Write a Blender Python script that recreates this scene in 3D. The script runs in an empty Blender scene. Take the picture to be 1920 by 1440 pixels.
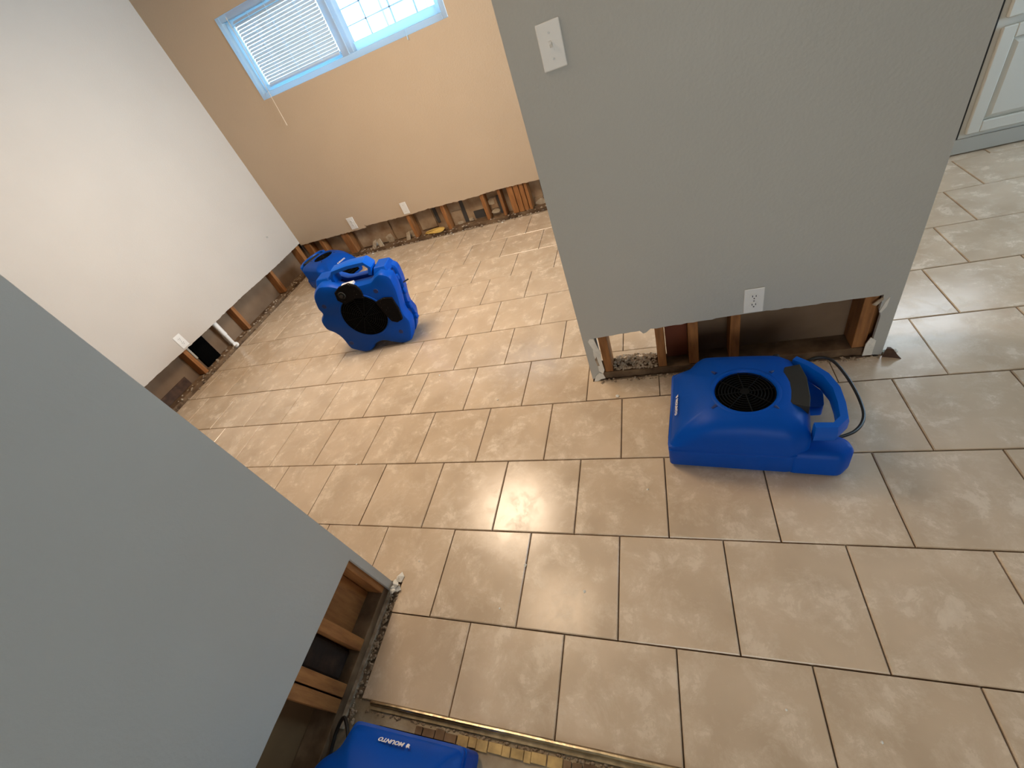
import bpy, bmesh, math, random
from mathutils import Matrix, Vector, noise
random.seed(7)
U = 0.34                      # one floor tile in metres; all plans below are laid out in tiles
SC = bpy.context.scene
COL = SC.collection

# ------------------------------------------------------------------ camera
R = [[0.93069222, 0.18954187, -0.31286717], [-0.08780507, -0.71452954, -0.69407335], [-0.35510879, 0.67343999, -0.64836435]]
cd = bpy.data.cameras.new('camera'); cam = bpy.data.objects.new('camera', cd); COL.objects.link(cam)
cd.sensor_fit = 'HORIZONTAL'; cd.sensor_width = 36; cd.lens = 788.55 / 1920 * 36; cd.clip_start = 0.02
M = Matrix.Identity(4)
for i in range(3):
    M[i][0] = R[0][i]; M[i][1] = -R[1][i]; M[i][2] = -R[2][i]
M[0][3], M[1][3], M[2][3] = 2.27678 * U, -1.0941 * U, 4.41678 * U
cam.matrix_world = M
SC.camera = cam

# ------------------------------------------------------------------ world, light, exposure
SC.view_settings.view_transform = 'Standard'; SC.view_settings.look = 'None'
SC.view_settings.exposure = 0.2; SC.view_settings.gamma = 1.0; SC.view_settings.use_curve_mapping = False
SC.cycles.use_denoising = True
SC.cycles.max_bounces = 8; SC.cycles.diffuse_bounces = 5; SC.cycles.transparent_max_bounces = 8
SC.cycles.sample_clamp_indirect = 4.0
W = bpy.data.worlds.new('overcast_sky'); SC.world = W; W.use_nodes = True
bg = W.node_tree.nodes['Background']; bg.inputs[0].default_value = (0.60, 0.82, 1.0, 1); bg.inputs[1].default_value = 7.0

def area(name, loc, rot, sx, sy, power, color, portal=False, shape='RECTANGLE', spread=180):
    l = bpy.data.lights.new(name, 'AREA'); l.shape = shape; l.size = sx * U; l.size_y = sy * U
    l.energy = power; l.color = color; l.spread = math.radians(spread)
    if portal: l.cycles.is_portal = True
    o = bpy.data.objects.new(name, l); o.location = [c * U for c in loc]; o.rotation_euler = rot; COL.objects.link(o)
    return o
# daylight coming through the glass door in the right wall and the window above the kitchen worktop
area('daylight_door', (11.9, 7.0, 4.6), (0, math.radians(90), 0), 3.0, 4.6, 26, (0.80, 0.91, 1.0), spread=52)
area('daylight_kitchen_window', (8.6, 9.95, 5.4), (math.radians(-90), 0, 0), 2.4, 1.8, 16, (0.78, 0.90, 1.0), spread=112)
area('fill_behind_camera', (3.2, -7.9, 3.2), (math.radians(90), 0, 0), 5.0, 3.6, 14, (0.96, 0.97, 0.93), spread=110)  # added fill light behind the camera, brightens the centre partition
area('portal_window', (-4.1, 10.75, 5.28), (math.radians(-90), 0, 0), 5.3, 1.65, 1, (1, 1, 1), portal=True)
# warm ceiling lamps
area('dining_lamp_light', (-2.8, 5.1, 7.22), (0, 0, 0), 2.4, 2.4, 44, (1.0, 0.78, 0.56), shape='DISK')
area('hall_lamp_light', (-1.0, 2.4, 7.22), (0, 0, 0), 1.6, 1.6, 8, (1.0, 0.74, 0.50), shape='DISK')

# ------------------------------------------------------------------ materials
def mat(name, col, rough=0.6, var=0.0, scale=6.0, col2=None, bump=0.0, bscale=40.0, metal=0.0, stretch=None, objrand=0.0, detail=4.0, thresh=None, spec=0.5):
    m = bpy.data.materials.new(name); m.use_nodes = True; nt = m.node_tree; N = nt.nodes; L = nt.links
    b = N['Principled BSDF']; b.inputs['Roughness'].default_value = rough; b.inputs['Metallic'].default_value = metal
    b.inputs['Specular IOR Level'].default_value = spec
    b.inputs['Base Color'].default_value = (*col, 1)
    tc = N.new('ShaderNodeTexCoord'); src = tc.outputs['Object']
    if stretch:
        mp = N.new('ShaderNodeMapping'); mp.inputs['Scale'].default_value = stretch; L.new(src, mp.inputs[0]); src = mp.outputs[0]
    if objrand:
        oi = N.new('ShaderNodeObjectInfo'); ml = N.new('ShaderNodeMath'); ml.operation = 'MULTIPLY'; ml.inputs[1].default_value = 50
        L.new(oi.outputs['Random'], ml.inputs[0]); ad = N.new('ShaderNodeVectorMath'); ad.operation = 'ADD'
        L.new(src, ad.inputs[0]); L.new(ml.outputs[0], ad.inputs[1]); src = ad.outputs[0]
    if col2 is not None or var:
        nz = N.new('ShaderNodeTexNoise'); nz.inputs['Scale'].default_value = scale; nz.inputs['Detail'].default_value = detail; L.new(src, nz.inputs['Vector'])
        cr = N.new('ShaderNodeValToRGB')
        lo, hi = thresh or (0.3, 0.7)
        cr.color_ramp.elements[0].position = lo; cr.color_ramp.elements[1].position = hi
        c2 = col2 or tuple(min(1, c * (1 + var)) for c in col); c1 = col if col2 else tuple(c * (1 - var) for c in col)
        cr.color_ramp.elements[0].color = (*c1, 1); cr.color_ramp.elements[1].color = (*c2, 1)
        L.new(nz.outputs['Fac'], cr.inputs[0]); out = cr.outputs[0]
        if objrand:
            mx = N.new('ShaderNodeMix'); mx.data_type = 'RGBA'; mx.blend_type = 'MULTIPLY'; mx.inputs[0].default_value = 1
            mr = N.new('ShaderNodeMapRange'); mr.inputs[3].default_value = 1 - objrand; mr.inputs[4].default_value = 1 + objrand
            L.new(oi.outputs['Random'], mr.inputs[0]); L.new(out, mx.inputs[6]); L.new(mr.outputs[0], mx.inputs[7]); out = mx.outputs[2]
        L.new(out, b.inputs['Base Color'])
    if bump:
        n2 = N.new('ShaderNodeTexNoise'); n2.inputs['Scale'].default_value = bscale; n2.inputs['Detail'].default_value = 3; L.new(src, n2.inputs['Vector'])
        bp = N.new('ShaderNodeBump'); bp.inputs['Strength'].default_value = bump; bp.inputs['Distance'].default_value = 0.004
        L.new(n2.outputs['Fac'], bp.inputs['Height']); L.new(bp.outputs[0], b.inputs['Normal'])
    return m

def tile_mat():
    m = mat('beige_ceramic_tile', (0.49, 0.378, 0.268), 0.36, col2=(0.60, 0.47, 0.34), scale=5.0, objrand=0.035, bump=0.10, bscale=12, thresh=(0.33, 0.7))
    nt = m.node_tree; N = nt.nodes; L = nt.links; b = N['Principled BSDF']
    old = b.inputs['Base Color'].links[0].from_socket
    tc = N.new('ShaderNodeNewGeometry')
    nz = N.new('ShaderNodeTexNoise'); nz.inputs['Scale'].default_value = 9.0; nz.inputs['Detail'].default_value = 8; nz.inputs['Roughness'].default_value = 0.72; nz.inputs['Distortion'].default_value = 0.25
    L.new(tc.outputs['Position'], nz.inputs['Vector'])
    cr = N.new('ShaderNodeValToRGB'); cr.color_ramp.elements[0].position = 0.47; cr.color_ramp.elements[1].position = 0.70
    cr.color_ramp.elements[1].color = (0.75, 0.75, 0.75, 1); cr.color_ramp.elements[0].color = (0, 0, 0, 1)
    L.new(nz.outputs['Fac'], cr.inputs[0])
    mx = N.new('ShaderNodeMix'); mx.data_type = 'RGBA'; mx.inputs[7].default_value = (0.72, 0.61, 0.48, 1)
    L.new(cr.outputs[0], mx.inputs[0]); L.new(old, mx.inputs[6]); L.new(mx.outputs[2], b.inputs['Base Color'])
    mr = N.new('ShaderNodeMapRange'); mr.inputs[3].default_value = 0.19; mr.inputs[4].default_value = 0.42
    L.new(cr.outputs[0], mr.inputs[0]); L.new(mr.outputs[0], b.inputs['Roughness'])
    return m

mm = {}
mm['tile'] = tile_mat()
mm['grout'] = mat('grey_brown_grout', (0.21, 0.16, 0.115), 0.9, var=0.2, scale=20)
mm['slab'] = mat('dusty_concrete', (0.25, 0.19, 0.12), 0.85, col2=(0.42, 0.35, 0.25), scale=14, bump=0.5, bscale=60)
mm['grey'] = mat('warm_grey_wall_paint', (0.435, 0.43, 0.40), 0.55, var=0.02, scale=3, bump=0.25, bscale=90, spec=0.35)
mm['beige'] = mat('tan_wall_paint', (0.51, 0.395, 0.28), 0.6, var=0.02, scale=3, bump=0.25, bscale=90, spec=0.35)
mm['pale'] = mat('daylit_wall_paint', (0.50, 0.45, 0.395), 0.6, var=0.02, scale=3, bump=0.25, bscale=90, spec=0.35)  # lighter, cooler copy of the wall paint with daylight put into its colour
mm['ceil'] = mat('white_ceiling_paint', (0.60, 0.59, 0.56), 0.8, bump=0.4, bscale=50)
mm['stud'] = mat('orange_pine_stud', (0.20, 0.075, 0.018), 0.7, col2=(0.36, 0.15, 0.042), scale=9, stretch=(6, 6, 1), bump=0.3, objrand=0.12)
mm['plate'] = mat('dirty_pine_plate', (0.07, 0.035, 0.015), 0.85, col2=(0.24, 0.15, 0.08), scale=12, bump=0.5)
mm['paper'] = mat('brown_gypsum_backing', (0.14, 0.085, 0.048), 0.9, col2=(0.22, 0.145, 0.088), scale=4)
mm['sheath'] = mat('stained_brown_sheathing', (0.21, 0.115, 0.055), 0.9, col2=(0.42, 0.31, 0.20), scale=7, bump=0.4, objrand=0.1)
mm['tar'] = mat('black_tar_paper', (0.05, 0.045, 0.042), 0.8)
mm['gyps'] = mat('white_gypsum', (0.72, 0.69, 0.62), 0.95, var=0.12, scale=30, bump=0.6, bscale=80)
mm['rub'] = mat('dusty_plaster_rubble', (0.20, 0.14, 0.09), 0.95, col2=(0.46, 0.37, 0.27), scale=40, bump=0.5)
mm['rub2'] = mat('pale_plaster_smear', (0.30, 0.22, 0.14), 0.95, col2=(0.55, 0.46, 0.34), scale=18, bump=0.6)
mm['scrap'] = mat('dark_wood_scrap', (0.07, 0.035, 0.02), 0.8, var=0.4, scale=20)
mm['insul'] = mat('black_insulation', (0.02, 0.012, 0.008), 0.95, col2=(0.09, 0.05, 0.03), scale=14, bump=0.8, thresh=(0.45, 0.8))
mm['yellow'] = mat('yellow_foam_strip', (0.62, 0.40, 0.10), 0.9, var=0.2, scale=20)
mm['brass'] = mat('worn_gold_metal', (0.62, 0.50, 0.32), 0.32, metal=1.0, col2=(0.42, 0.33, 0.2), scale=30, bump=0.3)
mm['tack'] = mat('pale_plywood_tack_strip', (0.45, 0.30, 0.12), 0.8, var=0.3, scale=30)
mm['white'] = mat('white_plastic', (0.76, 0.75, 0.72), 0.4)
mm['vinyl'] = mat('white_vinyl', (0.80, 0.82, 0.84), 0.4)
mm['dark'] = mat('black_plastic', (0.012, 0.012, 0.012), 0.5)
mm['slot'] = mat('slot_shadow_black', (0.03, 0.03, 0.03), 0.6)
mm['screw'] = mat('screw_metal', (0.35, 0.34, 0.32), 0.4, metal=0.8)
mm['blue'] = mat('blue_moulded_plastic', (0.0004, 0.060, 0.36), 0.42, var=0.05, scale=4, bump=0.08, bscale=200, spec=0.12)
mm['blue2'] = mat('light_blue_plastic_edge', (0.0006, 0.085, 0.46), 0.36, spec=0.2)
mm['panel'] = mat('charcoal_control_panel', (0.026, 0.025, 0.022), 0.7, spec=0.2)
mm['grill'] = mat('black_wire_grille', (0.004, 0.004, 0.004), 0.7, spec=0.1)
mm['hole'] = mat('fan_interior_black', (0.002, 0.002, 0.002), 0.9, spec=0.02)
mm['motor'] = mat('dusty_black_bracket', (0.006, 0.005, 0.005), 0.85, col2=(0.45, 0.40, 0.36), scale=220, detail=1, thresh=(0.72, 0.80), spec=0.08)
mm['label'] = mat('white_sticker', (0.75, 0.70, 0.70), 0.5)
mm['cab'] = mat('white_cabinet_paint', (0.54, 0.515, 0.45), 0.42)
mm['toe'] = mat('grey_toe_kick', (0.36, 0.345, 0.30), 0.6)
mm['counter'] = mat('speckled_worktop', (0.35, 0.31, 0.27), 0.3, var=0.3, scale=60)
mm['door'] = mat('aluminium_door_frame', (0.6, 0.6, 0.6), 0.4, metal=0.5)
mm['stucco'] = mat('white_stucco', (0.80, 0.80, 0.78), 0.9, bump=0.5)
mm['lawn'] = mat('pale_gravel_yard', (0.45, 0.43, 0.38), 0.9, var=0.2)
mm['roof'] = mat('grey_shingle', (0.3, 0.29, 0.28), 0.9)
mm['frost'] = mat('frosted_lamp_glass', (0.9, 0.85, 0.75), 0.4)
def glass(name='window_glass'):
    m = bpy.data.materials.new(name); m.use_nodes = True; N = m.node_tree.nodes; L = m.node_tree.links
    N.remove(N['Principled BSDF']); g = N.new('ShaderNodeBsdfGlossy'); g.inputs['Roughness'].default_value = 0.02
    t = N.new('ShaderNodeBsdfTransparent'); t.inputs[0].default_value = (0.93, 0.97, 1, 1); x = N.new('ShaderNodeMixShader')
    f = N.new('ShaderNodeFresnel'); f.inputs[0].default_value = 1.45
    L.new(f.outputs[0], x.inputs[0]); L.new(t.outputs[0], x.inputs[1]); L.new(g.outputs[0], x.inputs[2]); L.new(x.outputs[0], N['Material Output'].inputs[0])
    return m
mm['glass'] = glass()
def translucent_mix(key, new, col, fac):
    m = mm[key].copy() if key else mm[new]; m.name = 'backlit_vinyl'; nt = m.node_tree; b = nt.nodes['Principled BSDF']
    tr = nt.nodes.new('ShaderNodeBsdfTranslucent'); tr.inputs[0].default_value = col; mx = nt.nodes.new('ShaderNodeMixShader'); mx.inputs[0].default_value = fac
    nt.links.new(b.outputs[0], mx.inputs[1]); nt.links.new(tr.outputs[0], mx.inputs[2]); nt.links.new(mx.outputs[0], nt.nodes['Material Output'].inputs[0]); mm[new] = m
translucent_mix('vinyl', 'wvinyl', (0.50, 0.80, 0.97, 1), 0.6)  # blue translucent mix puts the window's bright glow into the frame colour
mm['slat'] = mat('white_blind_slat', (0.85, 0.88, 0.90), 0.5)
_nt = mm['slat'].node_tree; _b = _nt.nodes['Principled BSDF']
_tr = _nt.nodes.new('ShaderNodeBsdfTranslucent'); _tr.inputs[0].default_value = (0.42, 0.62, 0.76, 1)
_mx = _nt.nodes.new('ShaderNodeMixShader'); _mx.inputs[0].default_value = 0.35
_nt.links.new(_b.outputs[0], _mx.inputs[1]); _nt.links.new(_tr.outputs[0], _mx.inputs[2]); _nt.links.new(_mx.outputs[0], _nt.nodes['Material Output'].inputs[0])

# ------------------------------------------------------------------ helpers
class MB:
    """collects geometry in tile units and links it as ONE mesh object"""
    def __init__(s): s.v = []; s.f = []
    def add(s, vs, fs):
        k = len(s.v); s.v += [tuple(v) for v in vs]; s.f += [tuple(i + k for i in f) for f in fs]; return s
    def box(s, a, b, T=None):
        x0, y0, z0 = a; x1, y1, z1 = b
        vs = [(x0, y0, z0), (x1, y0, z0), (x1, y1, z0), (x0, y1, z0), (x0, y0, z1), (x1, y0, z1), (x1, y1, z1), (x0, y1, z1)]
        if T: vs = [T(*v) for v in vs]
        return s.add(vs, [(0, 3, 2, 1), (4, 5, 6, 7), (0, 1, 5, 4), (1, 2, 6, 5), (2, 3, 7, 6), (3, 0, 4, 7)])
    def loft(s, rings, cap=True, closed=True):
        n = len(rings[0]); k = len(s.v); s.v += [tuple(p) for r in rings for p in r]
        for j in range(len(rings) - 1):
            for i in range(n if closed else n - 1):
                a = k + j * n + i; b = k + j * n + (i + 1) % n
                s.f.append((a, b, b + n, a + n))
        if cap:
            s.f.append(tuple(k + i for i in reversed(range(n)))); s.f.append(tuple(k + (len(rings) - 1) * n + i for i in range(n)))
        return s
    def tube(s, pts, r, n=8, cap=True):
        pts = [Vector(p) for p in pts]; rings = []
        up = Vector((0, 0, 1)); prev = None
        for i, p in enumerate(pts):
            t = (pts[min(i + 1, len(pts) - 1)] - pts[max(i - 1, 0)]).normalized()
            if prev is None:
                a = t.cross(up) if abs(t.dot(up)) < 0.95 else t.cross(Vector((1, 0, 0)))
            else: a = prev - t * prev.dot(t)
            a.normalize(); b = t.cross(a); prev = a
            rr = r[i] if isinstance(r, (list, tuple)) else r
            rings.append([p + a * rr * math.cos(2 * math.pi * q / n) + b * rr * math.sin(2 * math.pi * q / n) for q in range(n)])
        return s.loft(rings, cap)
    def torus(s, c, ra, rb, n=32, m=6, T=None):
        k = len(s.v)
        for i in range(n):
            A = 2 * math.pi * i / n
            for j in range(m):
                B = 2 * math.pi * j / m; x = (ra + rb * math.cos(B)) * math.cos(A); y = (ra + rb * math.cos(B)) * math.sin(A)
                v = (c[0] + x, c[1] + y, c[2] + rb * math.sin(B)); s.v.append(T(*v) if T else v)
        for i in range(n):
            for j in range(m):
                s.f.append((k + i * m + j, k + ((i + 1) % n) * m + j, k + ((i + 1) % n) * m + (j + 1) % m, k + i * m + (j + 1) % m))
        return s
    def build(s, name, m, parent=None, smooth=False, bevel=0.0, seg=1, loc=None, rot=None, kind=None, local=True):
        me = bpy.data.meshes.new(name); me.from_pydata([(x * U, y * U, z * U) for x, y, z in s.v], [], s.f); me.validate()
        bm = bmesh.new(); bm.from_mesh(me); bmesh.ops.recalc_face_normals(bm, faces=bm.faces)
        if bevel:
            es = [e for e in bm.edges if len(e.link_faces) == 2 and e.calc_face_angle(0) > 0.5]
            bmesh.ops.bevel(bm, geom=es, offset=bevel * U, segments=seg, profile=0.5, affect='EDGES')
        bm.to_mesh(me); bm.free()
        if smooth:
            for p in me.polygons: p.use_smooth = True
            try: me.set_sharp_from_angle(angle=math.radians(38))
            except Exception: pass
        me.materials.append(m if not isinstance(m, str) else mm[m])
        o = bpy.data.objects.new(name, me); COL.objects.link(o)
        if loc: o.location = [c * U for c in loc]
        if rot: o.rotation_euler = rot
        if parent: o.parent = parent
        if kind: o['kind'] = kind
        return o
def tag(o, label, cat, group=None, kind=None):
    o['label'] = label; o['category'] = cat
    if group: o['group'] = group
    if kind: o['kind'] = kind
    return o
def empty(name, loc, label, cat, group=None, rz=0, rot=None):
    o = bpy.data.objects.new(name, None); COL.objects.link(o); o.location = [c * U for c in loc]
    o.rotation_euler = rot or (0, 0, rz); o.empty_display_size = 0.05
    return tag(o, label, cat, group)
def struct(o, label=None):
    o['kind'] = 'structure'
    if label: o['label'] = label
    return o
def frame(o, u, n):
    """plan frame: s along the wall, h up, t into the wall"""
    return lambda s, t, h: (o[0] + u[0] * s + n[0] * t, o[1] + u[1] * s + n[1] * t, h)
def board(cols, T, t0, t1, top=None):
    """solid drywall board from columns (s, zbottom[, ztop]); doubled s gives a step"""
    b = MB(); n = len(cols)
    def zt(c): return c[2] if len(c) > 2 else top
    vs = []
    for c in cols:
        vs += [T(c[0], t0, c[1]), T(c[0], t0, zt(c)), T(c[0], t1, c[1]), T(c[0], t1, zt(c))]
    fs = []
    for i in range(n - 1):
        a = 4 * i; c = a + 4
        fs.append((a, c, c + 3 - 2, a + 1)) if False else None
        if abs(cols[i][0] - cols[i + 1][0]) < 1e-6:
            fs.append((a, c, c + 2, a + 2)); continue
        fs += [(a, c, c + 1, a + 1), (a + 2, a + 3, c + 3, c + 2), (a, a + 2, c + 2, c), (a + 1, c + 1, c + 3, a + 3)]
    fs += [(0, 1, 3, 2)]; a = 4 * (n - 1); fs += [(a, a + 2, a + 3, a + 1)]
    return b.add(vs, fs)
def jag(s0, s1, z, step=0.06, amp=0.008):
    out = []; s = s0; 
    while s < s1 - 1e-6:
        out.append((s, z(s) + random.uniform(-amp, amp) if callable(z) else z + random.uniform(-amp, amp))); s += step * random.uniform(0.6, 1.4)
    out.append((s1, z(s1) if callable(z) else z))
    return out
def chip(b, p, r, flat=0.5):
    """one irregular crumb (octahedron-ish, 8-12 faces)"""
    a0 = random.uniform(0, 6.28); n = 5; x, y, z = p
    ring = [(x + r * random.uniform(.6, 1.15) * math.cos(a0 + 6.283 * i / n), y + r * random.uniform(.6, 1.15) * math.sin(a0 + 6.283 * i / n), z + r * flat * random.uniform(.2, .6)) for i in range(n)]
    vs = ring + [(x, y, z)] + [(x + r * .2 * random.uniform(-1, 1), y + r * .2 * random.uniform(-1, 1), z + r * flat * random.uniform(.9, 1.4))]
    fs = [(i, (i + 1) % n, n + 1) for i in range(n)] + [((i + 1) % n, i, n) for i in range(n)]
    b.add(vs, fs)

# ------------------------------------------------------------------ setting: floor
H = 7.55
XL, YB, XR, YF = -8.65, 10.12, 12.0, -8.0
fl = struct(MB().box((XL - .45, YF - .4, -.30), (XR + .4, YB + .45, -.035)).build('floor', 'grout'), 'floor of beige ceramic tiles laid in a running bond')
MB().box((XL, YF, -.034), (XR, -.80, -.030)).build('bare_slab', 'slab', fl)['label'] = 'dusty bare concrete in front of the tile edge'
G = .012
def clip(x0, x1, y0, y1):
    """tile rectangles cut around the walls"""
    rs = [(x0, x1, y0, y1)]
    for (a, b, c, d) in ((-1.36, -.88, YF, .33), (1.18, 4.66, 3.38, 3.78)):
        out = []
        for (p, q, r, s) in rs:
            if q <= a or p >= b or s <= c or r >= d: out.append((p, q, r, s)); continue
            if p < a: out.append((p, a, r, s))
            if q > b: out.append((b, q, r, s))
            m0, m1 = max(p, a), min(q, b)
            if r < c: out.append((m0, m1, r, c))
            if s > d: out.append((m0, m1, d, s))
        rs = out
    return [r for r in rs if r[1] - r[0] > .03 and r[3] - r[2] > .03]
def tile_mesh(w, d):
    b = MB(); e = .008
    rings = [[(x, y, z) for x, y in ((-w / 2 + i, -d / 2 + i), (w / 2 - i, -d / 2 + i), (w / 2 - i, d / 2 - i), (-w / 2 + i, d / 2 - i))] for i, z in ((0, -.034), (0, -e), (e, 0))]
    return b.loft(rings)
full_me = None; nt_ = 0
far = MB()
def near_view(x, y):
    v = M.inverted() @ Vector((x * U, y * U, 0))
    if v.z > -0.05: return False
    px = v.x / -v.z * 788.5; py = v.y / -v.z * 788.5
    return abs(px) < 1130 and abs(py) < 900
for r in range(-1, 11):
    off = .107 + (0 if r % 2 else .5)
    for k in range(-11, 13):
        x0, x1 = off + k, off + k + 1; y0, y1 = float(r), r + 1.0
        if r == -1: y0 = -.80
        x0 = max(x0, XL - .02); x1 = min(x1, XR); y1 = min(y1, YB + .02)
        if x1 - x0 < .05 or y1 - y0 < .05: continue
        pcs = clip(x0, x1, y0, y1)
        cx, cy = (x0 + x1) / 2, (y0 + y1) / 2
        vis = any(near_view(px, py) for px in (x0, cx, x1) for py in (y0, cy, y1)) and not (cy > 9.4 and cx > 2) and not (cx < -1.5 and cy < 1.8)
        if not pcs: continue
        e_ = lambda v, q, sg: v + sg * G / 2 if abs(v - q) < 1e-6 else v
        boxes = [(e_(a, x0, 1), e_(b, x1, -1), e_(c, y0, 1), e_(d, y1, -1)) for (a, b, c, d) in pcs]
        zt = random.uniform(-.0012, .0012)
        if not vis:
            for (a, b, c, d) in boxes: far.box((a, c, -.034), (b, d, 0))
            continue
        if len(boxes) == 1:
            a, b, c, d = boxes[0]; w, dd = b - a, d - c; cx, cy = (a + b) / 2, (c + d) / 2
            if abs(w - 1 + G) < 1e-6 and abs(dd - 1 + G) < 1e-6:
                if full_me is None:
                    o = tile_mesh(w, dd).build('tile', 'tile', fl); full_me = o.data
                else:
                    o = bpy.data.objects.new('tile', full_me); COL.objects.link(o); o.parent = fl
            else: o = tile_mesh(w, dd).build('tile', 'tile', fl)
        else:
            tb = MB()
            for (a, b, c, d) in boxes: tb.box((a - cx, c - cy, -.034), (b - cx, d - cy, 0))
            o = tb.build('tile', 'tile', fl)
        o.location = (cx * U, cy * U, zt * U); nt_ += 1
o = far.build('tile_field', 'tile', fl); o['kind'] = 'stuff'
print('tiles', nt_)

# ------------------------------------------------------------------ ceiling and outer walls
struct(MB().box((XL - .45, YF - .4, H), (XR + .4, YB + .45, H + .3)).build('ceiling', 'ceil'))
struct(MB().box((XL - .45, YF - .4, -.03), (XR + .4, YF, H)).build('wall_front', 'grey'))
wr = MB()
wr.box((XR, YF, -.03), (XR + .4, 4.2, H)); wr.box((XR, 9.8, -.03), (XR + .4, YB + .45, H)); wr.box((XR, 4.2, 6.3), (XR + .4, 9.8, H))
wr = struct(wr.build('wall_right', 'grey'))
dr = MB()
dr.box((XR + .1, 4.2, 0), (XR + .3, 4.4, 6.3)).box((XR + .1, 9.6, 0), (XR + .3, 9.8, 6.3)).box((XR + .1, 6.9, 0), (XR + .3, 7.1, 6.3)).box((XR + .1, 4.2, 6.1), (XR + .3, 9.8, 6.3)).box((XR + .1, 4.2, 0), (XR + .3, 9.8, .15))
dr = struct(dr.build('door_1', 'door'))
MB().box((XR + .19, 4.4, .15), (XR + .21, 9.6, 6.1)).build('pane', 'glass', dr)

def studs(parent, T, specs, t0=.045, t1=.305, z0=.11, z1=H - .02):
    for (a, b) in specs:
        MB().box((a, t0, z0), (b, t1, z1), T).build('stud', 'stud', parent, bevel=.006)
D = .037      # drywall thickness

# back wall -------------------------------------------------
T = frame((0, YB), (1, 0), (0, 1))
WX0, WX1, WZ0, WZ1 = -6.80, -1.43, 4.46, 6.11
cut = lambda s: .84 + .012 * math.sin(s * 3)
cols = jag(XL, -6.02, lambda s: .80, amp=.01) + [(-6.02, .80), (-6.02, .90)] + jag(-5.98, WX1, lambda s: cut(s), amp=.012)
lower = [(s, z, WZ0) for s, z in cols]
b = board(lower, T, 0, D)
b2 = board([(s, z) for s, z in jag(WX1, XR, lambda s: cut(s) if s < 6.9 else 0.0)], T, 0, D, H)
b.add(b2.v, b2.f)
b.box((XL, 0, WZ0), (WX0, D, H), T); b.box((WX0, 0, WZ1), (WX1, D, H), T)
wb = struct(b.build('wall_back', 'beige'), 'beige far wall with its base cut away')
sh = MB()
sh.box((XL - .4, .31, -.03), (XR, .36, WZ0), T).box((XL - .4, .31, WZ1), (XR, .36, H), T).box((XL - .4, .31, WZ0), (WX0, .36, WZ1), T).box((WX1, .31, WZ0), (XR, .36, WZ1), T)
sh.build('sheathing', 'sheath', wb)
studs(wb, T, [(-3.45, -3.34), (-2.2, -2.09)], z1=4.3)
studs(wb, T, [(-7.06, -6.80), (-4.60, -4.49), (-8.6, -8.38), (-7.96, -7.85)], z1=4.3)
studs(wb, T, [(-1.40, -1.24), (-1.22, -1.08), (-1.06, -.94), (-.92, -.84), (.9, 1.01), (2.1, 2.21), (3.3, 3.41)])
studs(wb, T, [(-1.68, -1.60)], z1=4.2)
MB().box((XL, .05, -.03), (6.9, .305, .10), T).build('bottom_plate', 'plate', wb, bevel=.006)
for a, z0, z1 in ((-2.90, .12, .82), (-1.78, .12, .62), (-.49, .28, .86), (-3.78, .3, .84)):
    MB().box((a - .05, .285, z0), (a + .05, .309, z1), T).build('tar_strip', 'tar', wb)
MB().box((-2.62, .27, .15), (-2.3, .309, .36), T).build('tar_strip', 'tar', wb)
# exterior sheathing seams as separate stained boards between studs
for (a, c, z0, z1) in ((-6.7, -5.4, .12, .86), (-5.35, -4.7, .12, .8), (-4.4, -3.86, .2, .83), (-3.3, -2.96, .1, .5), (-2.05, -1.84, .3, .6), (-.8, -.55, .1, .3)):
    MB().box((a, .262, z0), (c, .309, z1), T).build('sheathing_board', 'sheath', wb, bevel=.01)
for k, (a, z, w, h) in enumerate(((-2.0, .50, .22, .10), (-1.95, .22, .26, .08), (-2.75, .17, .14, .05), (-.62, .16, .3, .09), (-6.15, .14, .34, .10), (-4.75, .18, .3, .12), (-3.1, .15, .2, .07), (-5.6, .2, .3, .2))):
    rg_ = [(a + w * random.uniform(.6, 1.1) * math.cos(q * .785) * .6, z + h * random.uniform(.6, 1.2) * math.sin(q * .785)) for q in range(8)]
    MB().loft([[T(x_, .255 - .012 * (k % 3), z_) for x_, z_ in rg_], [T(x_, .300, z_) for x_, z_ in rg_]]).build('plaster_smear', 'rub2' if k != 4 else 'gyps', wb)
for k, (a, lean) in enumerate(((-6.25, .10), (-5.95, -.06), (-4.95, .05))):
    MB().add([T(a, .06, .10), T(a + .14, .06, .10), T(a + .16 + lean, .10, .34), T(a + .02 + lean, .10, .30), T(a, .10, .10), T(a + .14, .10, .10), T(a + .16 + lean, .13, .34), T(a + .02 + lean, .13, .30)],
             [(0, 1, 2, 3), (7, 6, 5, 4), (0, 4, 5, 1), (1, 5, 6, 2), (2, 6, 7, 3), (3, 7, 4, 0)]).build('plaster_shard', 'rub2', wb)
g = MB(); 
ring = [T(-3.92 + .33 * math.cos(q * .524), .02 + .03 * math.sin(q * 1.05), .17 + .06 * math.sin(q * .524)) for q in range(12)]
g.loft([[(p[0] * 1, p[1] + d, p[2]) for p in ring] for d in (.0, .09)])
g.build('foam_strip', 'yellow', wb)['label'] = 'yellow foam lump on the bottom plate'

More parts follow.
